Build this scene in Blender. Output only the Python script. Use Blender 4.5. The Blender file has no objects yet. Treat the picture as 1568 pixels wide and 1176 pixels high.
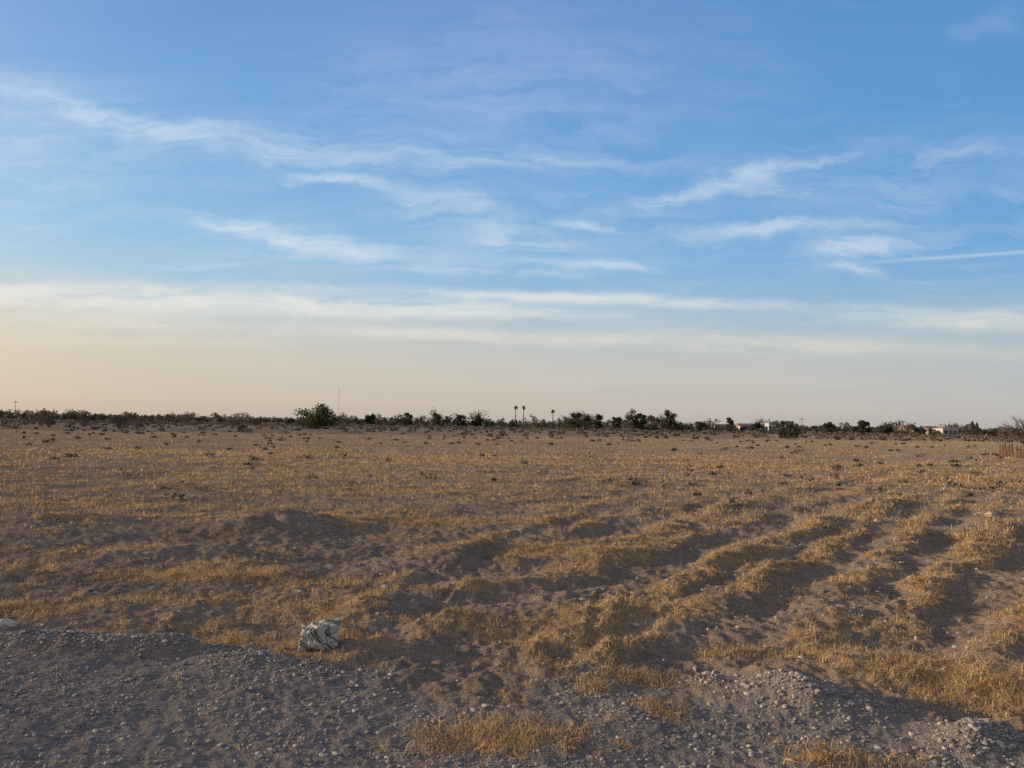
import bpy, math, numpy as np, bmesh
from mathutils import Matrix, Vector
rng = np.random.default_rng(7)
scene = bpy.context.scene
scene.view_settings.view_transform = 'Standard'
scene.view_settings.look = 'None'
scene.view_settings.exposure = 0

# ------------------------------------------------------------------ camera
CAM_H = 1.6; FP = 1176.0
cam = bpy.data.cameras.new("camera"); camo = bpy.data.objects.new("camera", cam)
scene.collection.objects.link(camo); scene.camera = camo
cam.sensor_width = 36; cam.lens = 27; cam.clip_start = 0.05; cam.clip_end = 9000
RM = (Matrix.Rotation(math.radians(93.02), 3, 'X') @ Matrix.Rotation(math.radians(0.95), 3, 'Z'))
camo.matrix_world = Matrix.Translation((0, 0, CAM_H)) @ RM.to_4x4()

def bearing(a, b):            # surveyed line of sight
    return RM @ Vector(((a-784)/FP, (588-b)/FP, -1.0))
def spot(a, b):               # where that line meets the flat ground
    d = bearing(a, b); t = -CAM_H/d.z
    return d.x*t, d.y*t
def at_dist(a, dist):         # ground position on a bearing at a distance
    d = bearing(a, 650); k = dist/math.hypot(d.x, d.y)
    return d.x*k, d.y*k

def s2l(c):
    c = c/255.0
    return c/12.92 if c <= 0.04045 else ((c+0.055)/1.055)**2.4
def lin(r, g, b): return (s2l(r), s2l(g), s2l(b), 1)

# ------------------------------------------------------------------ noise
def hsh(i, j, seed):
    h = (i.astype(np.int64)*374761393 + j.astype(np.int64)*668265263 + seed*974634777) & 0xffffffff
    h = ((h ^ (h >> 13))*1274126177) & 0xffffffff
    h = ((h ^ (h >> 15))*2246822519) & 0xffffffff
    return (h ^ (h >> 16))/4294967296.0
def perlin(x, y, seed=0):
    xi = np.floor(x); yi = np.floor(y); fx = x-xi; fy = y-yi
    u = fx*fx*fx*(fx*(fx*6-15)+10); v = fy*fy*fy*(fy*(fy*6-15)+10)
    def g(a, b):
        t = hsh(xi+a, yi+b, seed)*2*np.pi
        return np.cos(t)*(fx-a)+np.sin(t)*(fy-b)
    n0 = g(0, 0)*(1-u)+g(1, 0)*u; n1 = g(0, 1)*(1-u)+g(1, 1)*u
    return (n0*(1-v)+n1*v)*1.4
def fbm(x, y, o=4, seed=0):
    s = 0; a = 1; f = 1; t = 0
    for k in range(o):
        s = s+a*perlin(x*f+k*17.3, y*f-k*9.1, seed+k); t += a; a *= 0.5; f *= 2.03
    return s/t
def sstep(a, b, x):
    t = np.clip((x-a)/(b-a), 0, 1); return t*t*(3-2*t)

# ------------------------------------------------------------------ terrain functions
BUMPS = []   # x, y, half-length, half-width, angle, height, gravel?
def bump(a, b, L, W, ang, h, g=0):
    x, y = spot(a, b); BUMPS.append((x, y, L, W, math.radians(ang), h, g))
bump(430, 808, 1.2, 0.8, 30, 0.19)
bump(60, 800, 1.6, 0.6, 0, 0.10)
bump(250, 850, 1.1, 0.5, 20, 0.09)
bump(690, 850, 0.8, 0.40, 55, 0.13)
bump(630, 922, 0.5, 0.22, 50, 0.08)
bump(560, 850, 0.9, 0.5, 10, -0.07)
bump(1260, 1085, 0.32, 0.17, -10, 0.13, 1)
bump(1180, 1060, 0.20, 0.14, 0, 0.06, 1)
bump(1085, 1045, 0.12, 0.10, 0, 0.07, 1)
bump(1500, 1140, 0.24, 0.16, 20, 0.10, 1)
bump(260, 990, 0.40, 0.12, 5, 0.10, 1)
bump(90, 985, 0.55, 0.14, -5, 0.08, 1)
bump(400, 1015, 0.35, 0.13, -15, 0.06, 1)

# old wheel ruts: (points on the ground, half width m, depth m)
RUTS = []
def path(pts, w, dpt):
    P = [spot(*p) for p in pts]
    RUTS.append((P, w, dpt))
path([(690, 925), (830, 915), (960, 885), (1060, 845), (1180, 805), (1310, 765)], 0.34, 0.055)
path([(900, 1010), (985, 960), (1090, 900), (1200, 850), (1330, 785)], 0.20, 0.026)
path([(1060, 1020), (1160, 955), (1260, 880), (1340, 820), (1420, 765)], 0.26, 0.044)
path([(1210, 1010), (1310, 945), (1400, 870), (1470, 800), (1500, 745)], 0.24, 0.038)
path([(1370, 1000), (1470, 930), (1550, 860), (1640, 790)], 0.26, 0.042)
path([(560, 965), (620, 935), (690, 880), (760, 840), (860, 800)], 0.20, 0.030)
path([(1000, 850), (1140, 795), (1290, 745), (1400, 715)], 0.4, 0.035)
path([(760, 850), (860, 835), (980, 800), (1100, 765)], 0.3, 0.030)
def ruts_h(x, y):
    h = np.zeros_like(x); 
    m = (np.hypot(x, y) < 34) & (y > 2.5)
    if not m.any(): return h
    X0, Y0 = x[m], y[m]
    px = X0+0.42*fbm(X0/1.3, Y0/1.3, 4, 301); py = Y0+0.42*fbm(X0/1.3+9, Y0/1.3, 4, 305)
    mod = 0.20+1.4*sstep(-0.35, 0.35, fbm(X0/1.1, Y0/1.1, 3, 311))
    o = np.zeros_like(px)
    for (P, w, dp) in RUTS:
        best = np.full_like(px, 99.0)
        for i in range(len(P)-1):
            ax, ay = P[i]; bx, by = P[i+1]; vx, vy = bx-ax, by-ay
            t = np.clip(((px-ax)*vx+(py-ay)*vy)/(vx*vx+vy*vy), 0, 1)
            best = np.minimum(best, np.hypot(px-ax-t*vx, py-ay-t*vy))
        q = best/w
        o += dp*(-np.exp(-q**2*1.1)+0.75*np.exp(-((q-1.9)/0.75)**2))
    h[m] = o*mod
    return h

def bumps(x, y, only_g=False):
    s = np.zeros_like(x)
    for (bx, by, L, W, an, h, g) in BUMPS:
        if only_g and not g: continue
        dx = x-bx; dy = y-by
        u = (dx*math.cos(an)+dy*math.sin(an))/L; v = (-dx*math.sin(an)+dy*math.cos(an))/W
        e = np.exp(-(u*u+v*v))
        s += e if only_g else h*e
    return s

EX = np.array([-30, -8, -3.7, -1.6, -0.9, -0.5, 0, 0.5, 1.5, 2.2, 3, 6, 30.])
EY = np.array([6.5, 6.0, 5.6, 5.4, 5.2, 4.7, 4.5, 4.9, 4.95, 4.6, 3.7, 3.0, 3.0])
def gravel_mask(x, y):
    e = np.interp(x, EX, EY)+0.5*fbm(x/0.7, y/0.7, 4, 41)
    m = sstep(-0.25, 0.3, e-y)
    m = np.maximum(m, np.clip(bumps(x, y, True)*1.4-0.25, 0, 1))
    return m
C33, S33 = math.cos(math.radians(33)), math.sin(math.radians(33))
def rut(x, y):     # faint old furrows
    r = np.hypot(x, y)
    s = x*C33-y*S33+1.2*fbm(x/4.5, y/4.5, 3, 5)+0.0036*y*y; t = x*S33+y*C33
    A = sstep(-2.0, 1.0, x)*sstep(4.4, 6.0, r)*(1-sstep(18, 42, r))
    A = A*(0.1+1.0*sstep(-0.25, 0.35, fbm(s/1.6, t/4.0, 4, 9)))
    ph = 2*np.pi*s/1.30+1.3*fbm(x/2.2, y/3.0, 2, 13)
    return np.sin(ph)+0.4*np.sin(1.63*ph+1.0), A

GR = []
def gpatch(a, b, L, W, s): 
    x, y = spot(a, b); GR.append((x, y, L, W, s))
gpatch(100, 772, 3.4, 0.5, .9); gpatch(610, 798, 1.3, 0.35, .7); gpatch(600, 752, 2.8, 0.9, .6)
gpatch(320, 882, 0.85, 0.25, 1.5); gpatch(770, 1130, 0.36, 0.20, 1.8); gpatch(20, 930, 0.5, 0.22, 1.2)
gpatch(535, 975, 0.12, 0.12, 1.4); gpatch(440, 985, 0.12, 0.10, 1.4); gpatch(370, 975, 0.25, 0.10, 1.0); gpatch(1500, 1060, 0.45, 0.4, .7)
gpatch(1300, 1165, 0.28, 0.12, 1.5); gpatch(1010, 1085, 0.12, 0.18, 0.9); gpatch(960, 1040, 0.3, 0.1, 0.8); gpatch(850, 845, .8, .3, .7)
gpatch(905, 1055, 0.1, 0.1, 1.0); gpatch(690, 910, .35, .12, .8); gpatch(1130, 1000, .25, .12, .7); gpatch(1350, 1010, .3, .14, .7)
gpatch(1250, 920, 2.0, 0.8, .2)
def patches(x, y): return sum(k*np.exp(-(((x-bx)/L)**2+((y-by)/W)**2)) for (bx, by, L, W, k) in GR)
def grass_density(x, y):
    r = np.hypot(x, y)
    s = x*C33-y*S33; t = x*S33+y*C33
    n = 0.6*fbm(x/1.5, y/0.9, 5, 71)+0.4*fbm(s/0.8, t/3.0, 4, 75)
    rp, A = rut(x, y)
    n = n+0.12*rp*np.clip(A, 0, 1)+8.0*ruts_h(x, y)
    d = sstep(-0.06, 0.26, n)*1.1+0.05
    far = sstep(10, 30, r)
    n2 = fbm(x/9, y/5, 4, 79)
    d = d*(1-far)+far*(0.20+0.75*sstep(-0.3, 0.3, n2+0.8*n))
    pt = patches(x, y)
    d = d+pt
    d *= 1-0.93*gravel_mask(x, y)*(1-np.clip(pt, 0, 1))
    lx = sstep(-9, 3, x)
    d *= 0.6+0.4*np.maximum(lx, sstep(9, 20, r))
    edge = 95+0.35*x+12*fbm(x/30, y/30, 2, 90)
    d *= 1-0.8*sstep(0, 25, y-edge)
    return np.clip(d, 0, 2)

def height(x, y):
    r = np.hypot(x, y)
    fall = 1/(1+(r/28)**2)
    rp, A = rut(x, y)
    h = 0.022*A*rp+ruts_h(x, y)
    AL = (1-sstep(-2.5, 1.0, x))*sstep(5.6, 7.0, y)*(1-sstep(20, 40, r))
    h = h+AL*0.07*fbm(x/1.3+3, y/0.9, 4, 15)
    h = h+0.11*fbm(x/6, y/4.5, 3, 21)*sstep(4.0, 8, r)*np.maximum(fall, 0.35)
    h = h+0.06*fbm(x/1.5, y/1.1, 4, 25)*sstep(3.0, 6, r)*fall*1.3
    h = h+bumps(x, y)*(1+0.8*fbm(x/0.4, y/0.4, 3, 28))
    g = gravel_mask(x, y)
    h = h+(0.044*fbm(x/0.42, y/0.36, 3, 31)+0.038*fbm(x/0.12, y/0.12, 3, 35))*(0.40+0.60*(1-g))/(1+(r/25)**2)
    h = h+g*(r < 9)*0.008*fbm(x/0.05, y/0.05, 2, 37)
    for (a1, b1, a2, b2) in ((632, 955, 690, 912), (650, 960, 708, 917), (900, 1000, 920, 915), (945, 1000, 958, 915)):
        x1, y1 = spot(a1, b1); x2, y2 = spot(a2, b2)
        L = math.hypot(x2-x1, y2-y1); ux, uy = (x2-x1)/L, (y2-y1)/L
        q = (x-x1)*ux+(y-y1)*uy; w = -(x-x1)*uy+(y-y1)*ux
        h = h-0.026*np.exp(-(w/0.05)**4)*sstep(-0.2, 0.1, q)*(1-sstep(L, L+0.5, q))*(1+0.35*np.sin(q*80))
    h = h+0.14*fbm(x/45, y/22, 3, 51)*sstep(35, 90, r)+0.05*fbm(x/6, y/4, 2, 55)*sstep(25, 50, r)*(1-sstep(150, 250, r))
    return h

# ------------------------------------------------------------------ mesh helper
def mk(name, V, F, mat, smooth=False, attrs=None):
    me = bpy.data.meshes.new(name)
    V = np.asarray(V, dtype=np.float32); F = np.asarray(F, dtype=np.int32)
    k = F.shape[1]; n = len(F)
    me.vertices.add(len(V)); me.vertices.foreach_set("co", V.ravel())
    me.loops.add(n*k); me.loops.foreach_set("vertex_index", F.ravel())
    me.polygons.add(n)
    me.polygons.foreach_set("loop_start", np.arange(0, n*k, k, dtype=np.int32))
    me.polygons.foreach_set("loop_total", np.full(n, k, dtype=np.int32))
    me.polygons.foreach_set("use_smooth", np.full(n, smooth, dtype=bool))
    me.update(calc_edges=True)
    if attrs:
        for an, av in attrs.items():
            av = np.asarray(av, dtype=np.float32)
            if av.ndim == 1:
                at = me.attributes.new(an, 'FLOAT', 'POINT'); at.data.foreach_set("value", av)
            else:
                if av.shape[1] == 3: av = np.concatenate([av, np.ones((len(av), 1), np.float32)], 1)
                at = me.attributes.new(an, 'FLOAT_COLOR', 'POINT'); at.data.foreach_set("color", av.ravel())
    me.materials.append(mat)
    ob = bpy.data.objects.new(name, me)
    scene.collection.objects.link(ob)
    return ob

# ------------------------------------------------------------------ node helper
class NT:
    def __init__(s, tree): s.t = tree; tree.nodes.clear()
    def n(s, typ, ins=None, **kw):
        nd = s.t.nodes.new(typ)
        for k, v in kw.items(): setattr(nd, k, v)
        if ins:
            for k, v in ins.items():
                if isinstance(v, bpy.types.NodeSocket): s.t.links.new(v, nd.inputs[k])
                else: nd.inputs[k].default_value = v
        return nd
    def m(s, op, a, b=0.0, c=0.0, clamp=False):
        return s.n('ShaderNodeMath', {0: a, 1: b, 2: c}, operation=op, use_clamp=clamp).outputs[0]
    def mix(s, f, a, b, blend='MIX'):
        nd = s.n('ShaderNodeMix', data_type='RGBA', blend_type=blend)
        for i, v in ((0, f), (6, a), (7, b)):
            if isinstance(v, bpy.types.NodeSocket): s.t.links.new(v, nd.inputs[i])
            else: nd.inputs[i].default_value = v
        return nd.outputs[2]
    def ramp(s, f, els):
        nd = s.n('ShaderNodeValToRGB', {0: f}); cr = nd.color_ramp
        while len(cr.elements) < len(els): cr.elements.new(0.5)
        for e, (p, c) in zip(cr.elements, els): e.position = p; e.color = c
        return nd.outputs[0]
    def mr(s, v, a, b, c=0.0, d=1.0, smooth=False):
        return s.n('ShaderNodeMapRange', {0: v, 1: a, 2: b, 3: c, 4: d}, interpolation_type='SMOOTHSTEP' if smooth else 'LINEAR').outputs[0]
def newmat(name):
    m = bpy.data.materials.new(name); m.use_nodes = True
    return m, NT(m.node_tree)
def simple(name, col, rough=0.8, var=0.15, scale=8.0, bump_s=0.2):
    m, t = newmat(name)
    co = t.n('ShaderNodeTexCoord').outputs['Object']
    no = t.n('ShaderNodeTexNoise', {'Vector': co, 'Scale': scale, 'Detail': 6.0}).outputs[0]
    c = t.mix(no, tuple(v*(1-var) for v in col)+(1,), tuple(v*(1+var) for v in col)+(1,))
    b = t.n('ShaderNodeBump', {'Height': no, 'Strength': bump_s, 'Distance': 0.02}).outputs[0]
    p = t.n('ShaderNodeBsdfPrincipled', {'Base Color': c, 'Roughness': rough, 'Normal': b})
    t.n('ShaderNodeOutputMaterial', {0: p.outputs[0]})
    return m
def colmat(name, transl=0.25):
    m, t = newmat(name)
    c = t.n('ShaderNodeAttribute', attribute_name='Col').outputs[0]
    d = t.n('ShaderNodeBsdfDiffuse', {'Color': c}).outputs[0]
    if transl > 0:
        tr = t.n('ShaderNodeBsdfTranslucent', {'Color': c}).outputs[0]
        d = t.n('ShaderNodeMixShader', {0: transl, 1: d, 2: tr}).outputs[0]
    t.n('ShaderNodeOutputMaterial', {0: d})
    return m

# ------------------------------------------------------------------ ground
a_front = np.linspace(math.radians(-48), math.radians(48), 860)
a_back = np.linspace(math.radians(48), math.radians(312), 120)[1:-1]
ang = np.concatenate([a_front, a_back]); NA = len(ang)
rs = [0.4, 0.9, 1.4, 1.9, 2.3]; r = 2.6
while r < 12: rs.append(r); r *= 1.0042
while r < 70: rs.append(r); r *= 1.0075
while r < 5000: rs.append(r); r *= 1.03
rs = np.array(rs); NR = len(rs)
RR, AA = np.meshgrid(rs, ang, indexing='ij')
X = (RR*np.sin(AA)).ravel(); Y = (RR*np.cos(AA)).ravel()
Z = height(X, Y)
idx = np.arange(NR*NA).reshape(NR, NA)
i0 = idx[:-1]; i1 = idx[1:]
F = np.stack([i0, i1, np.roll(i1, -1, 1), np.roll(i0, -1, 1)], -1).reshape(-1, 4)[:, ::-1]
V = np.stack([X, Y, Z], -1)
V = np.concatenate([V, [[0, 0, 0]]]); c0 = len(V)-1
capf = []
for k in range(0, NA-1, 2):
    capf.append([c0, idx[0][(k+2) % NA], idx[0][k+1], idx[0][k]])
F = np.concatenate([F, np.array(capf)])
gm = np.append(gravel_mask(X, Y), 1.0); gd = np.append(grass_density(X, Y), 0)
edge = 95+0.35*X+12*fbm(X/30, Y/30, 2, 90)
scrub = np.append(sstep(0, 25, Y-edge), 0)

gmat, t = newmat("dry_soil")
pos = t.n('ShaderNodeNewGeometry').outputs['Position']
ag = t.n('ShaderNodeAttribute', attribute_name='gravel').outputs['Fac']
ad = t.n('ShaderNodeAttribute', attribute_name='grass').outputs['Fac']
asb = t.n('ShaderNodeAttribute', attribute_name='scrub').outputs['Fac']
nb = t.n('ShaderNodeTexNoise', {'Vector': pos, 'Scale': 0.9, 'Detail': 6.0, 'Roughness': 0.6}).outputs[0]
nf = t.n('ShaderNodeTexNoise', {'Vector': pos, 'Scale': 14.0, 'Detail': 5.0, 'Roughness': 0.7}).outputs[0]
nff = t.n('ShaderNodeTexNoise', {'Vector': pos, 'Scale': 90.0, 'Detail': 3.0, 'Roughness': 0.7}).outputs[0]
soil = t.mix(t.mr(nb, 0.35, 0.65), (0.28, 0.215, 0.17, 1), (0.48, 0.365, 0.285, 1))
soil = t.mix(t.mr(nf, 0.42, 0.7), soil, (0.58, 0.445, 0.34, 1))
soil = t.mix(t.mr(nff, 0.46, 0.68), soil, (0.15, 0.115, 0.09, 1))
straw = t.mix(t.mr(nff, 0.35, 0.6), (0.28, 0.18, 0.09, 1), (0.74, 0.50, 0.25, 1))
sf = t.m('MULTIPLY', t.m('MULTIPLY', ad, 0.8), t.mr(nf, 0.38, 0.56), clamp=True)
base = t.mix(sf, soil, straw)
vor = t.n('ShaderNodeTexVoronoi', {'Vector': pos, 'Scale': 45.0})
sepc = t.n('ShaderNodeSeparateColor', {0: vor.outputs['Color']}).outputs[0]
grav = t.mix(sepc, (0.21, 0.185, 0.17, 1), (0.40, 0.355, 0.32, 1))
grav = t.mix(t.mr(nb, 0.35, 0.7), grav, (0.37, 0.315, 0.275, 1))
base = t.mix(t.m('MULTIPLY', ag, 0.95), base, grav)
mp = t.n('ShaderNodeMapping', {'Vector': pos, 'Scale': (0.05, 0.12, 0.1)}).outputs[0]
ns = t.n('ShaderNodeTexNoise', {'Vector': mp, 'Scale': 3.0, 'Detail': 6.0, 'Roughness': 0.65}).outputs[0]
base = t.mix(t.m('MULTIPLY', t.mr(ns, 0.48, 0.62), t.m('SUBTRACT', 0.45, t.m('MULTIPLY', ag, 0.45))), base, (0.22, 0.165, 0.125, 1))
scr = t.mix(t.mr(ns, 0.4, 0.6), (0.17, 0.135, 0.105, 1), (0.38, 0.285, 0.205, 1))
base = t.mix(t.m('MULTIPLY', asb, 0.9), base, scr)
hgt = t.m('ADD', t.m('MULTIPLY', nf, 1.8), t.m('ADD', t.m('MULTIPLY', nff, 0.9), t.m('MULTIPLY', vor.outputs['Distance'], -0.3)))
bmp = t.n('ShaderNodeBump', {'Height': hgt, 'Strength': 1.0, 'Distance': 0.036}).outputs[0]
d = t.n('ShaderNodeBsdfDiffuse', {'Color': base, 'Roughness': 0.6, 'Normal': bmp})
t.n('ShaderNodeOutputMaterial', {0: d.outputs[0]})
mk("ground", V, F, gmat, True, {'gravel': gm, 'grass': gd, 'scrub': scrub})

# ------------------------------------------------------------------ dry grass
def sector(n, r0, r1, power=2.0, half=42):
    a = np.radians(rng.uniform(-half, half, n)); u = rng.random(n)
    r = (r0**power+u*(r1**power-r0**power))**(1/power)
    return r*np.sin(a), r*np.cos(a)
GOLD = np.array([0.82, 0.52, 0.20]); STRAW = np.array([0.80, 0.60, 0.37]); BRN = np.array([0.34, 0.22, 0.13])
def blades(x, y, nb, ln, wd, spread, lean, seg2=True):
    N = len(x); M = N*nb
    tx = np.repeat(x, nb)+rng.normal(0, 1, M)*np.repeat(spread, nb)
    ty = np.repeat(y, nb)+rng.normal(0, 1, M)*np.repeat(spread, nb)
    tz = (height(tx, ty) if seg2 else np.repeat(height(x, y), nb))-0.004
    L = np.repeat(ln, nb)*rng.uniform(0.4, 1.2, M)
    W = np.repeat(wd, nb)*rng.uniform(0.6, 1.2, M)
    a = rng.uniform(0, 2*np.pi, M); tilt = np.clip(np.abs(rng.normal(0, lean, M)), 0, 1.5)
    d = np.stack([np.sin(tilt)*np.cos(a), np.sin(tilt)*np.sin(a), np.cos(tilt)], -1)
    b = rng.uniform(0, np.pi, M); w = np.stack([np.cos(b), np.sin(b), rng.normal(0, .3, M)], -1)
    p0 = np.stack([tx, ty, tz], -1)
    tcol = rng.random(N)[:, None]
    col = GOLD*(1-tcol)+STRAW*tcol
    k = (rng.random(N) < 0.28)[:, None]; col = np.where(k, BRN, col)
    col = np.repeat(col, nb, 0)*rng.uniform(0.45, 1.1, (M, 1))
    if seg2:
        bend = rng.normal(0, 0.8, (M, 3)); bend[:, 2] = -np.abs(bend[:, 2])*0.6
        p1 = p0+d*L[:, None]*0.5; p2 = p1+(d+bend)*L[:, None]*0.5
        w0 = w*W[:, None]*0.5
        V = np.stack([p0-w0, p0+w0, p1+w0*0.8, p1-w0*0.8, p2+w0*0.3, p2-w0*0.3], 1).reshape(-1, 3)
        o = np.arange(M)[:, None]*6
        F = np.concatenate([o+np.array([[0, 1, 2, 3]]), o+np.array([[3, 2, 4, 5]])])
        C = np.repeat(col, 6, 0)
    else:
        p1 = p0+d*L[:, None]; w0 = w*W[:, None]*0.5
        V = np.stack([p0-w0, p0+w0, p1+w0*0.35, p1-w0*0.35], 1).reshape(-1, 3)
        F = np.arange(M)[:, None]*4+np.array([[0, 1, 2, 3]])
        C = np.repeat(col, 4, 0)
    return V, F, C
def accept(x, y, k=1.0):
    d = grass_density(x, y); m = rng.random(len(x)) < d*k
    return x[m], y[m], d[m]
Vs, Fs, Cs = [], [], []; off = 0
def push(v, f, c):
    global off
    Vs.append(v); Fs.append(f+off); Cs.append(c); off += len(v)
x, y = sector(42000, 2.4, 14, 1.7); x, y, d = accept(x, y, 0.75); r = np.hypot(x, y)
push(*blades(x, y, 10, 0.016+0.055*rng.random(len(x))**2+0.018*np.clip(d, 0, 2), 0.0014+0.00042*r, 0.010+0.020*rng.random(len(x)), 0.9))
xs, ys, ls = [], [], []
for (bx, by, L, W, k) in GR[:-1]:
    n = int(min(900*L*W*k*2.2, 550)); xs.append(bx+rng.normal(0, L*0.62, n)); ys.append(by+rng.normal(0, W*0.62, n))
x = np.concatenate(xs); y = np.concatenate(ys); m = rng.random(len(x)) < 0.25+sstep(-.1, .2, fbm(x/.12, y/.12, 2, 99)); x, y = x[m], y[m]
push(*blades(x, y, 26, 0.03+0.06*rng.random(len(x)), np.full(len(x), 0.003), 0.03+0.02*rng.random(len(x)), 1.0))
x, y = sector(60000, 13, 45, 1.2); x, y, d = accept(x, y, 0.85); r = np.hypot(x, y)
push(*blades(x, y, 6, 0.03+0.07*rng.random(len(x)), 0.0007*r, 0.035+0.035*rng.random(len(x)), 0.95, False))
x, y = sector(60000, 45, 170, 1.0); x, y, d = accept(x, y, 0.7)
push(*blades(x, y, 4, 0.04+0.07*rng.random(len(x)), np.full(len(x), 0.05), 0.15+0.25*rng.random(len(x)), 1.0, False))
mk("dry_grass", np.concatenate(Vs), np.concatenate(Fs), colmat("straw", 0.3), False, {'Col': np.concatenate(Cs)})

# ------------------------------------------------------------------ gravel stones
ph = (1+5**.5)/2
ico = np.array([(-1, ph, 0), (1, ph, 0), (-1, -ph, 0), (1, -ph, 0), (0, -1, ph), (0, 1, ph), (0, -1, -ph), (0, 1, -ph), (ph, 0, -1), (ph, 0, 1), (-ph, 0, -1), (-ph, 0, 1)])/math.sqrt(1+ph*ph)
icf = np.array([(0, 11, 5), (0, 5, 1), (0, 1, 7), (0, 7, 10), (0, 10, 11), (1, 5, 9), (5, 11, 4), (11, 10, 2), (10, 7, 6), (7, 1, 8), (3, 9, 4), (3, 4, 2), (3, 2, 6), (3, 6, 8), (3, 8, 9), (4, 9, 5), (2, 4, 11), (6, 2, 10), (8, 6, 7), (9, 8, 1)])
def stones(x, y, s):
    N = len(x); a = rng.uniform(0, 2*np.pi, N)
    v = ico[None]*(1+rng.uniform(-0.28, 0.28, (N, 12, 1)))
    v = v*np.stack([rng.uniform(0.7, 1.3, N), rng.uniform(0.6, 1.1, N), rng.uniform(0.4, 0.8, N)], -1)[:, None, :]*s[:, None, None]
    ca, sa = np.cos(a)[:, None], np.sin(a)[:, None]
    X = v[..., 0]*ca-v[..., 1]*sa; Yv = v[..., 0]*sa+v[..., 1]*ca
    z = height(x, y)+s*0.2
    V = np.stack([X+x[:, None], Yv+y[:, None], v[..., 2]+z[:, None]], -1).reshape(-1, 3)
    F = (np.arange(N)[:, None, None]*12+icf[None]).reshape(-1, 3)
    g = rng.uniform(0.17, 0.46, (N, 1)); w = rng.random((N, 1))
    C = g*(np.array([[1, 0.92, 0.85]])*(1-w)+np.array([[1, 0.82, 0.68]])*w)
    return V, F, np.repeat(C, 12, 0)
x, y = sector(60000, 2.4, 7.5, 2.0, 44); m = rng.random(len(x)) < gravel_mask(x, y)*(0.25+sstep(-0.25, 0.25, fbm(x/0.5, y/0.5, 3, 61)+0.05)*0.75)*0.95+0.035
x, y = x[m], y[m]; s = 0.0024+0.0038*rng.random(len(x))+0.013*rng.random(len(x))**6
xs, ys = [x], [y]; ss = [s]
for (bx, by, L, W, an, h, g) in BUMPS:
    if g:
        n = int(6500*L*W)+200; u = rng.normal(0, L*0.6, n); v = rng.normal(0, W*0.65, n)
        xs.append(bx+u*math.cos(an)-v*math.sin(an)); ys.append(by+u*math.sin(an)+v*math.cos(an)); ss.append(0.003+0.006*rng.random(n)+0.013*rng.random(n)**5)
x, y = sector(9000, 5, 22, 1.4); xs.append(x); ys.append(y); ss.append(0.006+0.022*rng.random(len(x))**6)
x, y = sector(600, 20, 90, 1.0); xs.append(x); ys.append(y); ss.append(0.02+0.06*rng.random(len(x))**5)
v, f, c = stones(np.concatenate(xs), np.concatenate(ys), np.concatenate(ss))
mk("gravel", v, f, colmat("stone", 0.0), False, {'Col': c})
for (a, b, s, cc) in ((8, 962, 0.075, 0.5), (1518, 793, 0.10, 0.4), (1345, 800, 0.08, 0.4), (590, 905, 0.04, 0.4)):
    px, py = spot(a, b)
    bm = bmesh.new(); bmesh.ops.create_icosphere(bm, subdivisions=3, radius=s)
    for vv in bm.verts:
        n = float(fbm(np.array([vv.co.x/s*1.1+a]), np.array([vv.co.y/s*1.1+vv.co.z/s*1.7]), 3, 3)[0])
        vv.co *= 1+0.55*n; vv.co.z *= 0.6
    me = bpy.data.meshes.new("rock"); bm.to_mesh(me); bm.free()
    me.materials.append(simple("pale_rock", (cc, cc*0.8, cc*0.62), 0.9, 0.25, 30))
    o = bpy.data.objects.new("rock", me); scene.collection.objects.link(o)
    o.location = (px, py, float(height(np.array([px]), np.array([py]))[0])+s*0.2)

# ------------------------------------------------------------------ crumpled sack: stiff creased plastic, faceted like a crushed bag
sx, sy = spot(486, 998)
r2 = np.random.default_rng(21)
pl = [((1, 0, 0), .46), ((-1, .1, .05), .48), ((0.2, -1, .25), .40), ((-.5, -1, .1), .44), ((0, 1, 0), .44), ((0.12, -.1, 1), .42), ((0, 0, -1), .42), ((.75, -.1, .65), .54), ((-.6, -.3, .75), .44)]
for k in range(9):
    n = r2.normal(0, 1, 3); n /= np.linalg.norm(n); pl.append((tuple(n), r2.uniform(.46, .56)))
PN = np.array([np.array(p[0])/np.linalg.norm(p[0]) for p in pl]); PH = np.array([p[1] for p in pl])
bm = bmesh.new(); bmesh.ops.create_icosphere(bm, subdivisions=6, radius=1)
dirs = np.array([v.co[:] for v in bm.verts]); dirs /= np.linalg.norm(dirs, axis=1)[:, None]
dt = dirs@PN.T; rad = np.where(dt > 1e-3, PH[None]/np.maximum(dt, 1e-3), 9).min(1)
c1_ = np.abs(perlin(dirs[:, 0]*2.2+dirs[:, 2]*1.5, dirs[:, 1]*2.2-dirs[:, 2]*1.4, 5)); c2_ = np.abs(perlin(dirs[:, 0]*5+dirs[:, 2]*4, dirs[:, 1]*5+dirs[:, 2]*3, 6))
rad = rad*(1.0-0.28*np.exp(-c1_*10)-0.06*np.exp(-c2_*9))
PT = dirs*rad[:, None]
fl = np.clip(PT[:, 2]-0.2, 0, 1)*np.clip(PT[:, 0], 0, 1); PT[:, 2] += 2.0*fl; PT[:, 0] += 0.6*fl   # torn flap standing up
for v, p_ in zip(bm.verts, PT): v.co = Vector((p_[0]*0.275, p_[1]*0.20, p_[2]*0.225))
me = bpy.data.meshes.new("crumpled_plastic_sack"); bm.to_mesh(me); bm.free()
sm, t = newmat("printed_plastic")
oc = t.n('ShaderNodeTexCoord').outputs['Object']
nw = t.n('ShaderNodeTexWave', {'Vector': oc, 'Scale': 4.5, 'Distortion': 6.0, 'Detail': 1.5, 'Detail Scale': 2.0}, bands_direction='DIAGONAL').outputs[1]
nd = t.n('ShaderNodeTexNoise', {'Vector': oc, 'Scale': 30.0, 'Detail': 4.0}).outputs[0]
f = t.mr(nw, 0.80, 0.85)
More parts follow.
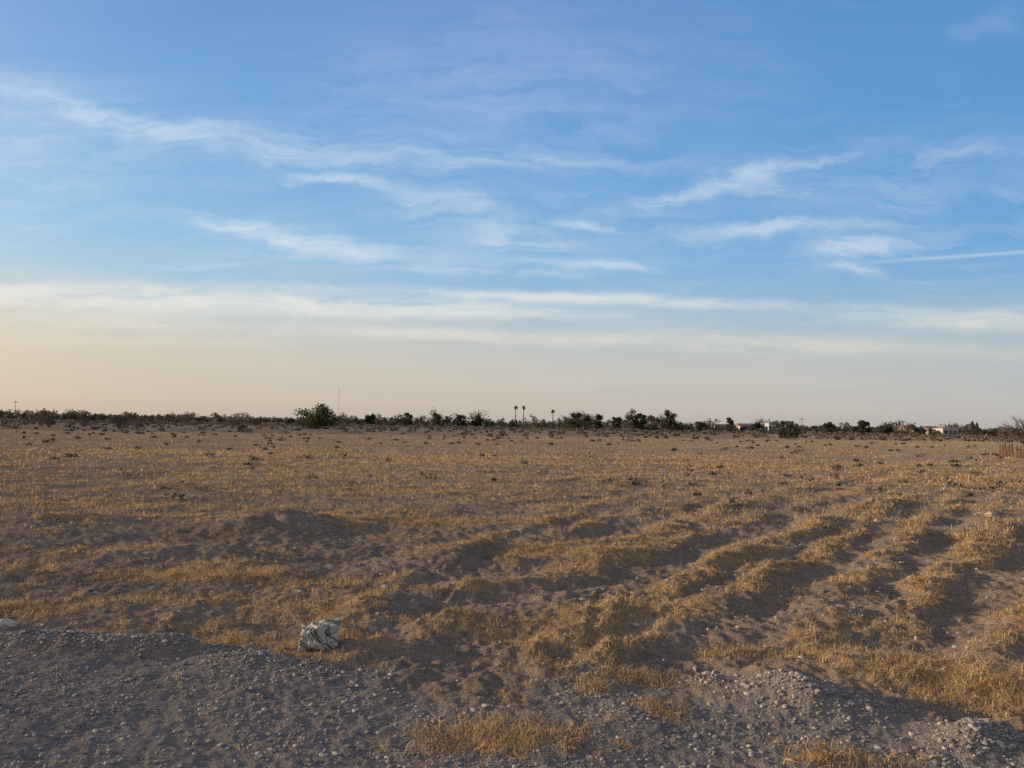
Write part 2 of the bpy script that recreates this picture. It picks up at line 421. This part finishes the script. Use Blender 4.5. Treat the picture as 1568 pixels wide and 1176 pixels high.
c = t.mix(nd, (0.33, 0.315, 0.26, 1), (0.56, 0.53, 0.46, 1))
c = t.mix(t.m('MULTIPLY', f, .85), c, (0.07, 0.09, 0.07, 1))
c = t.mix(t.m('MULTIPLY', t.mr(nd, 0.52, 0.68), 0.5), c, (0.32, 0.26, 0.20, 1))
bp = t.n('ShaderNodeBump', {'Height': nd, 'Strength': 0.2, 'Distance': 0.006}).outputs[0]
p = t.n('ShaderNodeBsdfPrincipled', {'Base Color': c, 'Roughness': 0.42, 'Normal': bp})
t.n('ShaderNodeOutputMaterial', {0: p.outputs[0]})
me.materials.append(sm)
o = bpy.data.objects.new("crumpled_plastic_sack", me); scene.collection.objects.link(o)
o.location = (sx, sy+0.07, float(height(np.array([sx]), np.array([sy]))[0])+0.070); o.rotation_euler = (0.0, 0.06, 0.2)

# ------------------------------------------------------------------ vegetation builders
class Q:
    def __init__(s): s.V = []; s.F = []; s.C = []; s.n = 0
    def add(s, v, f, c): s.V.append(v); s.F.append(f+s.n); s.C.append(c); s.n += len(v)
    def tube(s, p, q, r0, r1, col, k=6):
        p = np.array(p, float); q = np.array(q, float); d = q-p; d /= np.linalg.norm(d)+1e-9
        u = np.cross(d, [0.3, 0.9, 0.2]); u /= np.linalg.norm(u); w = np.cross(d, u)
        a = np.arange(k)*2*np.pi/k; ring = np.cos(a)[:, None]*u+np.sin(a)[:, None]*w
        v = np.concatenate([p+ring*r0, q+ring*r1]); i = np.arange(k); j = (i+1) % k
        s.add(v, np.stack([i, j, j+k, i+k], -1), np.tile(np.array(col)*rng.uniform(.85, 1.1), (2*k, 1)))
    def leaves(s, c, size, col):
        N = len(c); a = rng.normal(0, 1, (N, 3)); a /= np.linalg.norm(a, axis=1)[:, None]
        b = rng.normal(0, 1, (N, 3)); b -= (a*b).sum(1)[:, None]*a; b /= np.linalg.norm(b, axis=1)[:, None]
        sz = size*rng.uniform(0.5, 1.3, (N, 1)); a = a*sz; b = b*sz*0.6
        v = np.stack([c-a, c-b*0.9, c+a, c+b], 1).reshape(-1, 3)
        s.add(v, np.arange(N)[:, None]*4+np.array([[0, 1, 2, 3]]), np.repeat(col, 4, 0))
    def out(s, name, mat): return mk(name, np.concatenate(s.V), np.concatenate(s.F), mat, False, {'Col': np.concatenate(s.C)})
leafm = colmat("foliage", 0.2)
GREEN = np.array([0.105, 0.11, 0.075]); OLIVE = np.array([0.165, 0.145, 0.105]); DRY = np.array([0.25, 0.20, 0.155]); BARK = (0.15, 0.12, 0.10)  # tree green lightened and greyed, distance haze put into the colour
def crown(q, x, y, z0, h, w, col, n=260, leaf=0.28, blobs=11, low=0.15):
    base = np.array([x, y, z0]); top = base+[rng.normal(0, .05)*w, rng.normal(0, .05)*w, h*0.45]
    q.tube(base-[0, 0, .2], top, 0.035*h, 0.02*h, BARK)
    for k in range(blobs):
        a = rng.uniform(0, 2*np.pi); rr = w*0.36*math.sqrt(rng.random()); hz = low+(0.80-low)*rng.random()*(1-0.5*(rr/(w*0.5))**2)
        c = base+np.array([rr*math.cos(a), rr*math.sin(a), h*hz+0.08*h])
        q.tube(top*0.6+base*0.4, c, 0.013*h, 0.004*h, BARK, 4)
        br = rng.uniform(0.14, 0.25)*w; bz = min(br*0.8, h*0.22)
        m = int(n/blobs); d = rng.normal(0, 1, (m, 3)); d /= np.linalg.norm(d, axis=1)[:, None]
        d *= (rng.random((m, 1))**0.45)
        P = c+d*[br, br, bz]
        P[:, 2] = np.maximum(P[:, 2], z0+0.05)
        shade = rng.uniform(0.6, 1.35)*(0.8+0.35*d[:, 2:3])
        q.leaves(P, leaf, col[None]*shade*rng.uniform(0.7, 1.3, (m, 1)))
def gz(x, y): return float(height(np.array([float(x)]), np.array([float(y)]))[0])
def bare(q, p, d, L, r, depth):
    p = np.array(p); e = p+d*L; q.tube(p, e, r, r*0.65, (0.19, 0.155, 0.13), 5)
    if depth == 0: return
    for k in range(3):
        nd = d+rng.normal(0, 0.42, 3); nd[2] = abs(nd[2])*0.8+0.15; nd /= np.linalg.norm(nd)
        bare(q, p+d*L*rng.uniform(0.55, 1), nd, L*rng.uniform(0.6, 0.85), r*0.6, depth-1)

q = Q()
def prof(a):
    return np.interp(a, [-100, 0, 200, 420, 560, 640, 840, 870, 1040, 1060, 1240, 1568, 1700], [2.2, 2.5, 2.4, 2.6, 4.0, 4.3, 3.7, 5.0, 4.8, 3.2, 2.9, 2.4, 2.4])
for k in range(460):
    a = rng.uniform(-120, 1690); dist = rng.uniform(265, 400)
    if a > 1050 and dist < 335 and rng.random() < .6: dist += 70
    cl = 0.55+0.65*float(sstep(-0.25, 0.35, perlin(np.array([a/38.0]), np.array([3.3]), 5))[0])
    h = (prof(a)*dist/300*cl*rng.uniform(0.6, 1.3)+1.5); w = h*rng.uniform(0.9, 1.7)
    x, y = at_dist(a, dist); cc = GREEN if (rng.random() < 0.6 and a > 420) else (OLIVE if rng.random() < .6 else DRY)
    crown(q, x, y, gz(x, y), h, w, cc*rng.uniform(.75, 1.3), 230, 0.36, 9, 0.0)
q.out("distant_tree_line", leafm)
q = Q()
for k in range(1500):
    a = rng.uniform(-150, 1720); dist = 95+250*rng.random()**0.7
    x, y = at_dist(a, dist)
    if y < 95+0.35*x: continue
    h = rng.uniform(0.3, 1.2)*(0.6+0.5*(dist > 200)); w = h*rng.uniform(1.2, 3.0); m = int(26+w*8)
    d = rng.normal(0, 0.42, (m, 3)); P = np.array([x, y, gz(x, y)+h*0.45])+d*[w*.6, w*.6, h*.45]
    q.leaves(P, 0.13+0.0006*dist, (DRY if rng.random() < .6 else OLIVE)[None]*rng.uniform(0.5, 1.2, (m, 1)))
for k in range(1600):
    a = rng.uniform(-150, 1720); dist = rng.uniform(345, 430); x, y = at_dist(a, dist)
    m = 40; P = np.array([x, y, 1.1])+rng.normal(0, 1, (m, 3))*[3.0, 1.5, 0.8]
    q.leaves(P, 0.45, (DRY*0.8 if rng.random() < .5 else OLIVE*0.9)[None]*rng.uniform(0.5, 1.2, (m, 1)))
# small dark weeds dotted over the field
for k in range(260):
    x, y = sector(1, 16, 110, 1.1, 40); x, y = float(x[0]), float(y[0]); h = rng.uniform(.08, .28); m = 26
    P = np.array([x, y, gz(x, y)+h*.4])+rng.normal(0, .45, (m, 3))*[h*1.3, h*1.0, h*.5]
    q.leaves(P, .03+.0012*math.hypot(x, y), (OLIVE if rng.random() < .4 else DRY)[None]*rng.uniform(.5, 1.1, (m, 1)))
q.out("desert_scrub", leafm)

def tree(name, a, dist, h, w, col, n=700, leaf=0.25, blobs=14, low=0.1):
    x, y = at_dist(a, dist); q = Q(); crown(q, 0, 0, 0, h, w, col, n, leaf, blobs, low)
    o = q.out(name, leafm); o.location = (x, y, gz(x, y)); return o
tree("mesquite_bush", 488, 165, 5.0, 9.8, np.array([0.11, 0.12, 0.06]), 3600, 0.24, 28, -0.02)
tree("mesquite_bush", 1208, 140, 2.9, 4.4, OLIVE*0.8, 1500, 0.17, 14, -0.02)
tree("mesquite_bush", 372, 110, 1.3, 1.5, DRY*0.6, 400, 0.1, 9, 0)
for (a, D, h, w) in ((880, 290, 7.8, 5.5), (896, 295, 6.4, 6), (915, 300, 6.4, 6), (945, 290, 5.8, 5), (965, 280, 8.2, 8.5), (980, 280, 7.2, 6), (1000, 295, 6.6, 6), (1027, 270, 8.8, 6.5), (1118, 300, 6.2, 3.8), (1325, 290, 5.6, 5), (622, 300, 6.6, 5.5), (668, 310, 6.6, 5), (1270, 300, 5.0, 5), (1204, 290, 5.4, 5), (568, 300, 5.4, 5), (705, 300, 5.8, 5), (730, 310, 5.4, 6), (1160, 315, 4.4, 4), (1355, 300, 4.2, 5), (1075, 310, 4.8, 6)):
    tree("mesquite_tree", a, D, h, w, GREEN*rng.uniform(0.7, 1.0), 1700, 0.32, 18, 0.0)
for a, D, h in ((1489, 260, 4.8), (1496, 262, 4.4)):
    x, y = at_dist(a, D); q = Q(); q.tube((0, 0, 0), (0, 0, 1), .12, .1, BARK)
    m = 420; u = rng.random(m); an = rng.uniform(0, 6.28, m); rr = 0.6*np.sin(np.pi*np.clip(u*0.85+0.12, 0, 1))**.7*rng.random(m)**.4
    q.leaves(np.stack([rr*np.cos(an), rr*np.sin(an), .3+u*(h-.3)], -1), .2, GREEN[None]*rng.uniform(.5, 1.1, (m, 1)))
    o = q.out("cypress_tree", leafm); o.location = (x, y, gz(x, y))
for a, D, h in ((789, 380, 11.0), (801, 385, 11.0), (846, 400, 9.7)):
    x, y = at_dist(a, D); q = Q()
    for k in range(4): q.tube((0.04*k, 0, h*k/4*.95), (0.04*(k+1), 0, h*(k+1)/4*.95), .28-.03*k, .25-.03*k, BARK)
    for k in range(34):
        an = rng.uniform(0, 6.28); el = rng.uniform(-0.9, 1.3); L = rng.uniform(1.1, 1.7)
        pts = [np.array([.16+t2*L*math.cos(el)*math.cos(an), t2*L*math.cos(el)*math.sin(an), h*.95+t2*L*math.sin(el)-0.5*t2*t2*L]) for t2 in (0, .35, .7, 1)]
        for i2 in range(3):
            d = pts[i2+1]-pts[i2]; sd = np.cross(d, [0, 0, 1]); sd = sd/(np.linalg.norm(sd)+1e-6)*(.28, .3, .2)[i2]; se = sd*(1.05, .7, .2)[i2]
            v = np.array([pts[i2]-sd, pts[i2]+sd, pts[i2+1]+se, pts[i2+1]-se])
            q.add(v, np.array([[0, 1, 2, 3]]), np.tile(GREEN*rng.uniform(.6, 1.1), (4, 1)))
    o = q.out("palm_tree", leafm); o.location = (x, y, gz(x, y))
for (a, D, h) in ((185, 120, 2.6), (130, 150, 1.9), (75, 140, 1.7), (395, 190, 2.8), (1580, 70, 3.4), (210, 125, 1.3), (360, 190, 2.0)):
    x, y = at_dist(a, D); q = Q()
    for k in range(13):
        d = np.array([rng.normal(0, .55), rng.normal(0, .55), 1.0]); d /= np.linalg.norm(d)
        bare(q, (rng.normal(0, .2), rng.normal(0, .2), 0), d, h*0.36, 0.02*h/1.5+0.014, 4)
    o = q.out("bare_shrub", leafm); o.location = (x, y, gz(x, y))

# ------------------------------------------------------------------ poles, mast, houses, fence
metal = simple("weathered_metal", (0.25, 0.24, 0.24), 0.6); wood = simple("weathered_wood", (0.16, 0.10, 0.07), 0.9, .3, 12)
white = simple("white_wall", (0.46, 0.44, 0.41), .8, .08, 3); tan = simple("tan_wall", (0.26, 0.22, 0.19), .8, .1, 3)
roofm = simple("roof_tiles", (0.22, 0.14, 0.11), .8, .2, 4); glass = simple("dark_glass", (0.03, 0.035, 0.04), .2, .1, 2)
def boxes(name, bl, mat, parent=None):
    bm = bmesh.new()
    for (cx, cy, cz, w, d, h) in bl:
        r_ = bmesh.ops.create_cube(bm, size=1.0)
        for v in r_['verts']: v.co = Vector((v.co.x*w+cx, v.co.y*d+cy, v.co.z*h+cz))
    me = bpy.data.meshes.new(name); bm.to_mesh(me); bm.free(); me.materials.append(mat)
    o = bpy.data.objects.new(name, me); scene.collection.objects.link(o)
    if parent: o.parent = parent
    return o
def house(a, D, w, d, h, wall, gable, rot=0.0):
    x, y = at_dist(a, D); e = bpy.data.objects.new("house", None); scene.collection.objects.link(e)
    e.location = (x, y, gz(x, y)-0.1); e.rotation_euler = (0, 0, rot)
    boxes("walls", [(0, 0, h/2, w, d, h)], wall, e)
    if gable:
        bm = bmesh.new(); o_ = .35
        vs = [bm.verts.new(p) for p in ((-w/2-o_, -d/2-o_, h), (w/2+o_, -d/2-o_, h), (w/2+o_, d/2+o_, h), (-w/2-o_, d/2+o_, h), (-w/2-o_, 0, h+1.1), (w/2+o_, 0, h+1.1))]
        for f in ((0, 1, 5, 4), (2, 3, 4, 5), (1, 2, 5), (3, 0, 4), (3, 2, 1, 0)): bm.faces.new([vs[i] for i in f])
        me = bpy.data.meshes.new("roof"); bm.to_mesh(me); bm.free(); me.materials.append(roofm)
        ro = bpy.data.objects.new("roof", me); scene.collection.objects.link(ro); ro.parent = e
    else:
        boxes("roof", [(0, 0, h+.1, w+.4, d+.4, .2), (0, -d/2-.1, h+.35, w+.4, .15, .3)], wall, e)
    boxes("windows", [(-w*.3, -d/2-.01, h*.55, 1.1, .06, 1.1), (w*.3, -d/2-.01, h*.55, 1.1, .06, 1.1), (-w/2-.01, 0, h*.55, .06, 1.1, 1.0)], glass, e)
    boxes("door", [(0, -d/2-.01, 1.05, .95, .06, 2.1)], wood, e)
house(1448, 305, 5.6, 5, 2.7, white, False, 0.1); house(1424, 325, 4.5, 5, 2.6, tan, True, 0.1)
house(1180, 330, 3.2, 4, 4.0, white, False, 0.1); house(1138, 330, 4.5, 5, 2.6, white, True, 0.1)
house(1390, 345, 5, 5, 2.9, tan, True, .1)
house(1100, 330, 4.5, 4, 2.7, tan, False, .1); house(1296, 340, 4.5, 4, 2.8, tan, False, .1)
q = Q()
for (a, D) in ((1462, 285), (1434, 288), (1412, 290), (1192, 300), (1168, 300), (1150, 285), (1126, 280), (1385, 310), (1398, 312), (1140, 300), (1108, 290), (1095, 290), (1305, 300)):
    x, y = at_dist(a, D); crown(q, x, y, gz(x, y), rng.uniform(1.7, 2.5), rng.uniform(2.5, 4), OLIVE, 160, .28, 8, 0)
q.out("roadside_bushes", leafm)
def pole(name, a, D, h, r, arm=True):
    x, y = at_dist(a, D); q = Q(); q.tube((0, 0, 0), (0, 0, h), r, r*.65, (.12, .1, .085), 8)
    if arm:
        q.tube((-.9, 0, h-.6), (.9, 0, h-.6), .06, .06, (.12, .1, .085))
        for u in (-.8, 0.3, .8): q.tube((u, 0, h-.6), (u, 0, h-.35), .05, .03, (.3, .3, .3))
    o = q.out(name, leafm); o.location = (x, y, gz(x, y)); return o
pole("utility_pole", 1012, 250, 6.0, .12); pole("utility_pole", 22, 300, 6.8, .09); pole("utility_pole", 1228, 270, 5.5, .10); pole("utility_pole", 1382, 280, 5.2, .09)
x, y = at_dist(518, 420); q = Q(); H_ = 20
for k in range(3):
    aa = k*2.094; q.tube((.35*math.cos(aa), .35*math.sin(aa), 0), (.12*math.cos(aa), .12*math.sin(aa), H_), .022, .018, (.45, .43, .43), 5)
for i2 in range(20):
    f0 = .35-.23*i2/20
    for k in range(3):
        a1, a2 = k*2.094, (k+1)*2.094
        q.tube((f0*math.cos(a1), f0*math.sin(a1), i2), (f0*math.cos(a2), f0*math.sin(a2), i2+1), .010, .010, (.45, .43, .43), 4)
o = q.out("radio_mast", leafm); o.location = (x, y, 0)
x1, y1 = at_dist(1620, 50); x2, y2 = at_dist(1530, 66)
q = Q(); n = 14; FC = np.array((.17, .11, .08))
for k in range(n+1):
    u = k/n; px, py = x1+(x2-x1)*u, y1+(y2-y1)*u; z = gz(px, py); hh = 0.85+rng.normal(0, .12)
    q.tube((px, py, z-.1), (px+rng.normal(0, .05), py, z+hh), .05, .04, FC, 6)
    if k < n:
        qx, qy = x1+(x2-x1)*(k+1)/n, y1+(y2-y1)*(k+1)/n
        for zz in (.35, .7): q.tube((px, py, z+zz+rng.normal(0, .04)), (qx, qy, z+zz+rng.normal(0, .04)), .03, .03, FC, 5)
        for v2 in range(4):
            if rng.random() < .5:
                w = (v2+.5)/4; mx, my = px+(qx-px)*w, py+(qy-py)*w; q.tube((mx, my, z), (mx+rng.normal(0, .08), my, z+rng.uniform(.4, 0.9)), .04, .035, FC*rng.uniform(.7, 1.3), 4)
q.out("wooden_fence", leafm)

# ------------------------------------------------------------------ light
SUN_AZ = -82.0; SUN_EL = 10.0
az, el = math.radians(SUN_AZ), math.radians(SUN_EL)
sd = Vector((math.sin(az)*math.cos(el), math.cos(az)*math.cos(el), math.sin(el)))
L = bpy.data.lights.new("sun", 'SUN'); L.energy = 5.0; L.angle = math.radians(0.8); L.color = (1.0, 0.77, 0.52)
lo = bpy.data.objects.new("sun", L); scene.collection.objects.link(lo)
lo.rotation_euler = (-sd).to_track_quat('-Z', 'Y').to_euler(); lo.location = (-20, 5, 20)

# ------------------------------------------------------------------ sky
w = bpy.data.worlds.new("World"); scene.world = w; w.use_nodes = True
t = NT(w.node_tree)
dirv = t.n('ShaderNodeTexCoord').outputs['Generated']
sky = t.n('ShaderNodeTexSky', sky_type='NISHITA', sun_disc=False, sun_elevation=el, sun_rotation=az, altitude=1100, air_density=1.0, dust_density=1.5, ozone_density=1.5).outputs[0]
nrm = t.n('ShaderNodeVectorMath', {0: dirv}, operation='NORMALIZE').outputs[0]
xyz = t.n('ShaderNodeSeparateXYZ', {0: nrm})
dx, dy, dz = xyz.outputs
yy = t.m('MAXIMUM', t.m('ABSOLUTE', dy), 0.15)
U = t.m('DIVIDE', dx, yy); Vv = t.m('DIVIDE', dz, yy)
eld = t.m('MULTIPLY', t.m('ARCSINE', dz), 180/math.pi/40.0)
def skr(L): return [(e/40.0, lin(*c)) for e, c in L]
ra = t.ramp(eld, skr([(0, (200, 182, 168)), (1.5, (213, 195, 175)), (4.4, (218, 205, 184)), (6.3, (211, 207, 195)), (8.2, (195, 207, 212)), (10, (174, 205, 225)), (12, (158, 202, 233)), (16.6, (138, 189, 230)), (21, (122, 174, 225)), (29, (108, 155, 213)), (40, (90, 132, 194))]))
rb = t.ramp(eld, skr([(0, (182, 178, 178)), (1.5, (189, 187, 186)), (4.4, (183, 191, 197)), (6.3, (166, 189, 204)), (8.2, (145, 183, 213)), (10, (124, 174, 218)), (12, (108, 166, 218)), (16.6, (97, 157, 214)), (21, (92, 151, 211)), (29, (86, 143, 205)), (40, (74, 122, 186))]))
side = t.mr(U, -0.75, 0.75)
grad = t.mix(side, ra, rb)
P = t.n('ShaderNodeCombineXYZ', {0: U, 1: Vv, 2: 0.0}).outputs[0]
wn = t.n('ShaderNodeTexNoise', {'Vector': P, 'Scale': 8.0, 'Detail': 4.0, 'Roughness': 0.58}).outputs['Color']
wv = t.n('ShaderNodeVectorMath', {0: wn, 1: (0.5, 0.5, 0.5)}, operation='SUBTRACT').outputs[0]
wamp = t.n('ShaderNodeCombineXYZ', {0: 0.20, 1: t.mr(Vv, 0.15, 0.30, 0.010, 0.07), 2: 0.0}).outputs[0]
wv = t.n('ShaderNodeVectorMath', {0: wv, 1: wamp}, operation='MULTIPLY').outputs[0]
PW = t.n('ShaderNodeVectorMath', {0: P, 1: wv}, operation='ADD').outputs[0]
acc = None
def streak(a1, b1, a2, b2, wpx, amp):
    global acc
    d1, d2 = bearing(a1, b1), bearing(a2, b2)
    u1, v1, u2, v2 = d1.x/d1.y, d1.z/d1.y, d2.x/d2.y, d2.z/d2.y
    Lh = math.hypot(u2-u1, v2-v1)/2; an = math.atan2(v2-v1, u2-u1)
    mp = t.n('ShaderNodeMapping', {'Vector': PW, 'Location': ((u1+u2)/2, (v1+v2)/2, 0), 'Rotation': (0, 0, an), 'Scale': (Lh, wpx/FP, 1)}, vector_type='TEXTURE').outputs[0]
    d = t.n('ShaderNodeVectorMath', {0: mp, 1: mp}, operation='DOT_PRODUCT').outputs['Value']
    g = t.m('POWER', 0.3679, d)
    acc = t.m('MULTIPLY_ADD', g, amp, acc if acc else 0.0)
for s_ in ((-150, 110, 130, 145, 26, .8), (80, 140, 290, 212, 16, 1.7), (200, 205, 640, 232, 22, .9), (550, 235, 920, 242, 12, .6),
           (420, 262, 620, 280, 9, 1.5), (640, 300, 770, 335, 20, .9), (370, 345, 560, 385, 15, 1.5), (280, 332, 430, 350, 16, .6), (680, 350, 850, 375, 18, .9),
           (850, 340, 935, 348, 7, 1.4), (980, 308, 1280, 238, 10, .95), (1110, 270, 1230, 305, 28, .5), (1060, 358, 1330, 346, 9, .8), (1240, 385, 1385, 375, 15, 1.3), (1260, 405, 1340, 414, 10, 1.0),
           (860, 402, 1010, 414, 6, 1.0), (600, 412, 860, 418, 5, .8), (1410, 240, 1540, 228, 12, .4), (1470, 55, 1570, 20, 22, .35), (735, 20, 785, 50, 22, .3),
           (-300, 190, 300, 215, 80, .4), (500, 110, 1050, 90, 150, .5), (1050, 330, 1568, 230, 60, .25), (200, 400, 900, 390, 22, .35),
           (-400, 440, 420, 462, 20, 2.2), (300, 462, 860, 482, 13, 1.8), (560, 446, 1200, 467, 8, 1.7), (-200, 485, 500, 500, 14, .9), (400, 505, 1000, 525, 10, 1.2), (900, 515, 1500, 540, 14, .9), (1300, 490, 1750, 492, 16, 1.1),
           (-100, 520, 420, 525, 8, .8), (700, 585, 1250, 585, 10, .3)):
    streak(*s_)
m1 = t.n('ShaderNodeMapping', {'Vector': PW, 'Rotation': (0, 0, 0.05), 'Scale': (5.0, 44.0, 1.0)}).outputs[0]
c1 = t.n('ShaderNodeTexNoise', {'Vector': m1, 'Scale': 1.0, 'Detail': 6.0, 'Roughness': 0.6, 'Distortion': 0.6}).outputs[0]
m2 = t.n('ShaderNodeMapping', {'Vector': PW, 'Rotation': (0, 0, -0.45), 'Scale': (11.0, 46.0, 1.0)}).outputs[0]
c2 = t.n('ShaderNodeTexNoise', {'Vector': m2, 'Scale': 1.0, 'Detail': 6.0, 'Roughness': 0.65, 'Distortion': 0.8}).outputs[0]
nn = t.m('ADD', t.mr(c1, 0.36, 0.68), t.m('MULTIPLY', t.mr(c2, 0.40, 0.7), 0.7))
dens = t.m('MULTIPLY', acc, t.m('ADD', t.mr(Vv, 0.35, 0.6, 0.10, 0.4), t.m('MULTIPLY', nn, t.mr(Vv, 0.35, 0.6, 0.8, 0.3))))
bg = t.m('MULTIPLY', t.m('MULTIPLY', t.mr(c1, 0.45, 0.8), t.mr(wn, 0.4, 0.65)), t.mr(Vv, 0.3, 0.5, 0.35, 0.12))
dens = t.m('ADD', dens, t.m('ADD', bg, 0.02))
d1, d2 = bearing(1340, 401), bearing(1640, 381)
u1, v1, u2, v2 = d1.x/d1.y, d1.z/d1.y, d2.x/d2.y, d2.z/d2.y
mp = t.n('ShaderNodeMapping', {'Vector': P, 'Location': ((u1+u2)/2, (v1+v2)/2, 0), 'Rotation': (0, 0, math.atan2(v2-v1, u2-u1)), 'Scale': (math.hypot(u2-u1, v2-v1)/2, 2.6/FP, 1)}, vector_type='TEXTURE').outputs[0]
dd = t.n('ShaderNodeVectorMath', {0: mp, 1: mp}, operation='DOT_PRODUCT').outputs['Value']
dens = t.m('MULTIPLY_ADD', t.m('POWER', 0.3679, dd), 0.45, dens)
alpha = t.m('SUBTRACT', 1.0, t.m('POWER', 0.3679, dens), clamp=True)
ccol = t.ramp(eld, skr([(0, (205, 190, 175)), (4.4, (228, 215, 195)), (8, (238, 236, 228)), (12, (228, 236, 243)), (20, (200, 219, 242)), (30, (165, 182, 226))]))
col = t.mix(alpha, grad, ccol)
# unseen pale veil overhead and behind, plus low-sun haze glow, added to warm ambient
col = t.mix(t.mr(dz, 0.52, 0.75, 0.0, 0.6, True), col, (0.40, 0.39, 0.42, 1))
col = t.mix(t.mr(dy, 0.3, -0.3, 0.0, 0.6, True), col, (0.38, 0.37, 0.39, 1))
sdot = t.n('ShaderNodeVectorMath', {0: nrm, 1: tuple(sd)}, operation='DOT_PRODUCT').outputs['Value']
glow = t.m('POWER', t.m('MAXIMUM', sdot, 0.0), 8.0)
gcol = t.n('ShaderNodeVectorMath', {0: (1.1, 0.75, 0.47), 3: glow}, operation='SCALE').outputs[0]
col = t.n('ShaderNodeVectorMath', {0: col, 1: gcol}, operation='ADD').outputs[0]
col = t.n('ShaderNodeVectorMath', {0: col, 3: 10.0}, operation='SCALE').outputs[0]
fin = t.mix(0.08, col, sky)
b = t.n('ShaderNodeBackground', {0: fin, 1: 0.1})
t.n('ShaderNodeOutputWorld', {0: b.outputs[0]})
w.cycles.sampling_method = 'MANUAL'; w.cycles.sample_map_resolution = 256
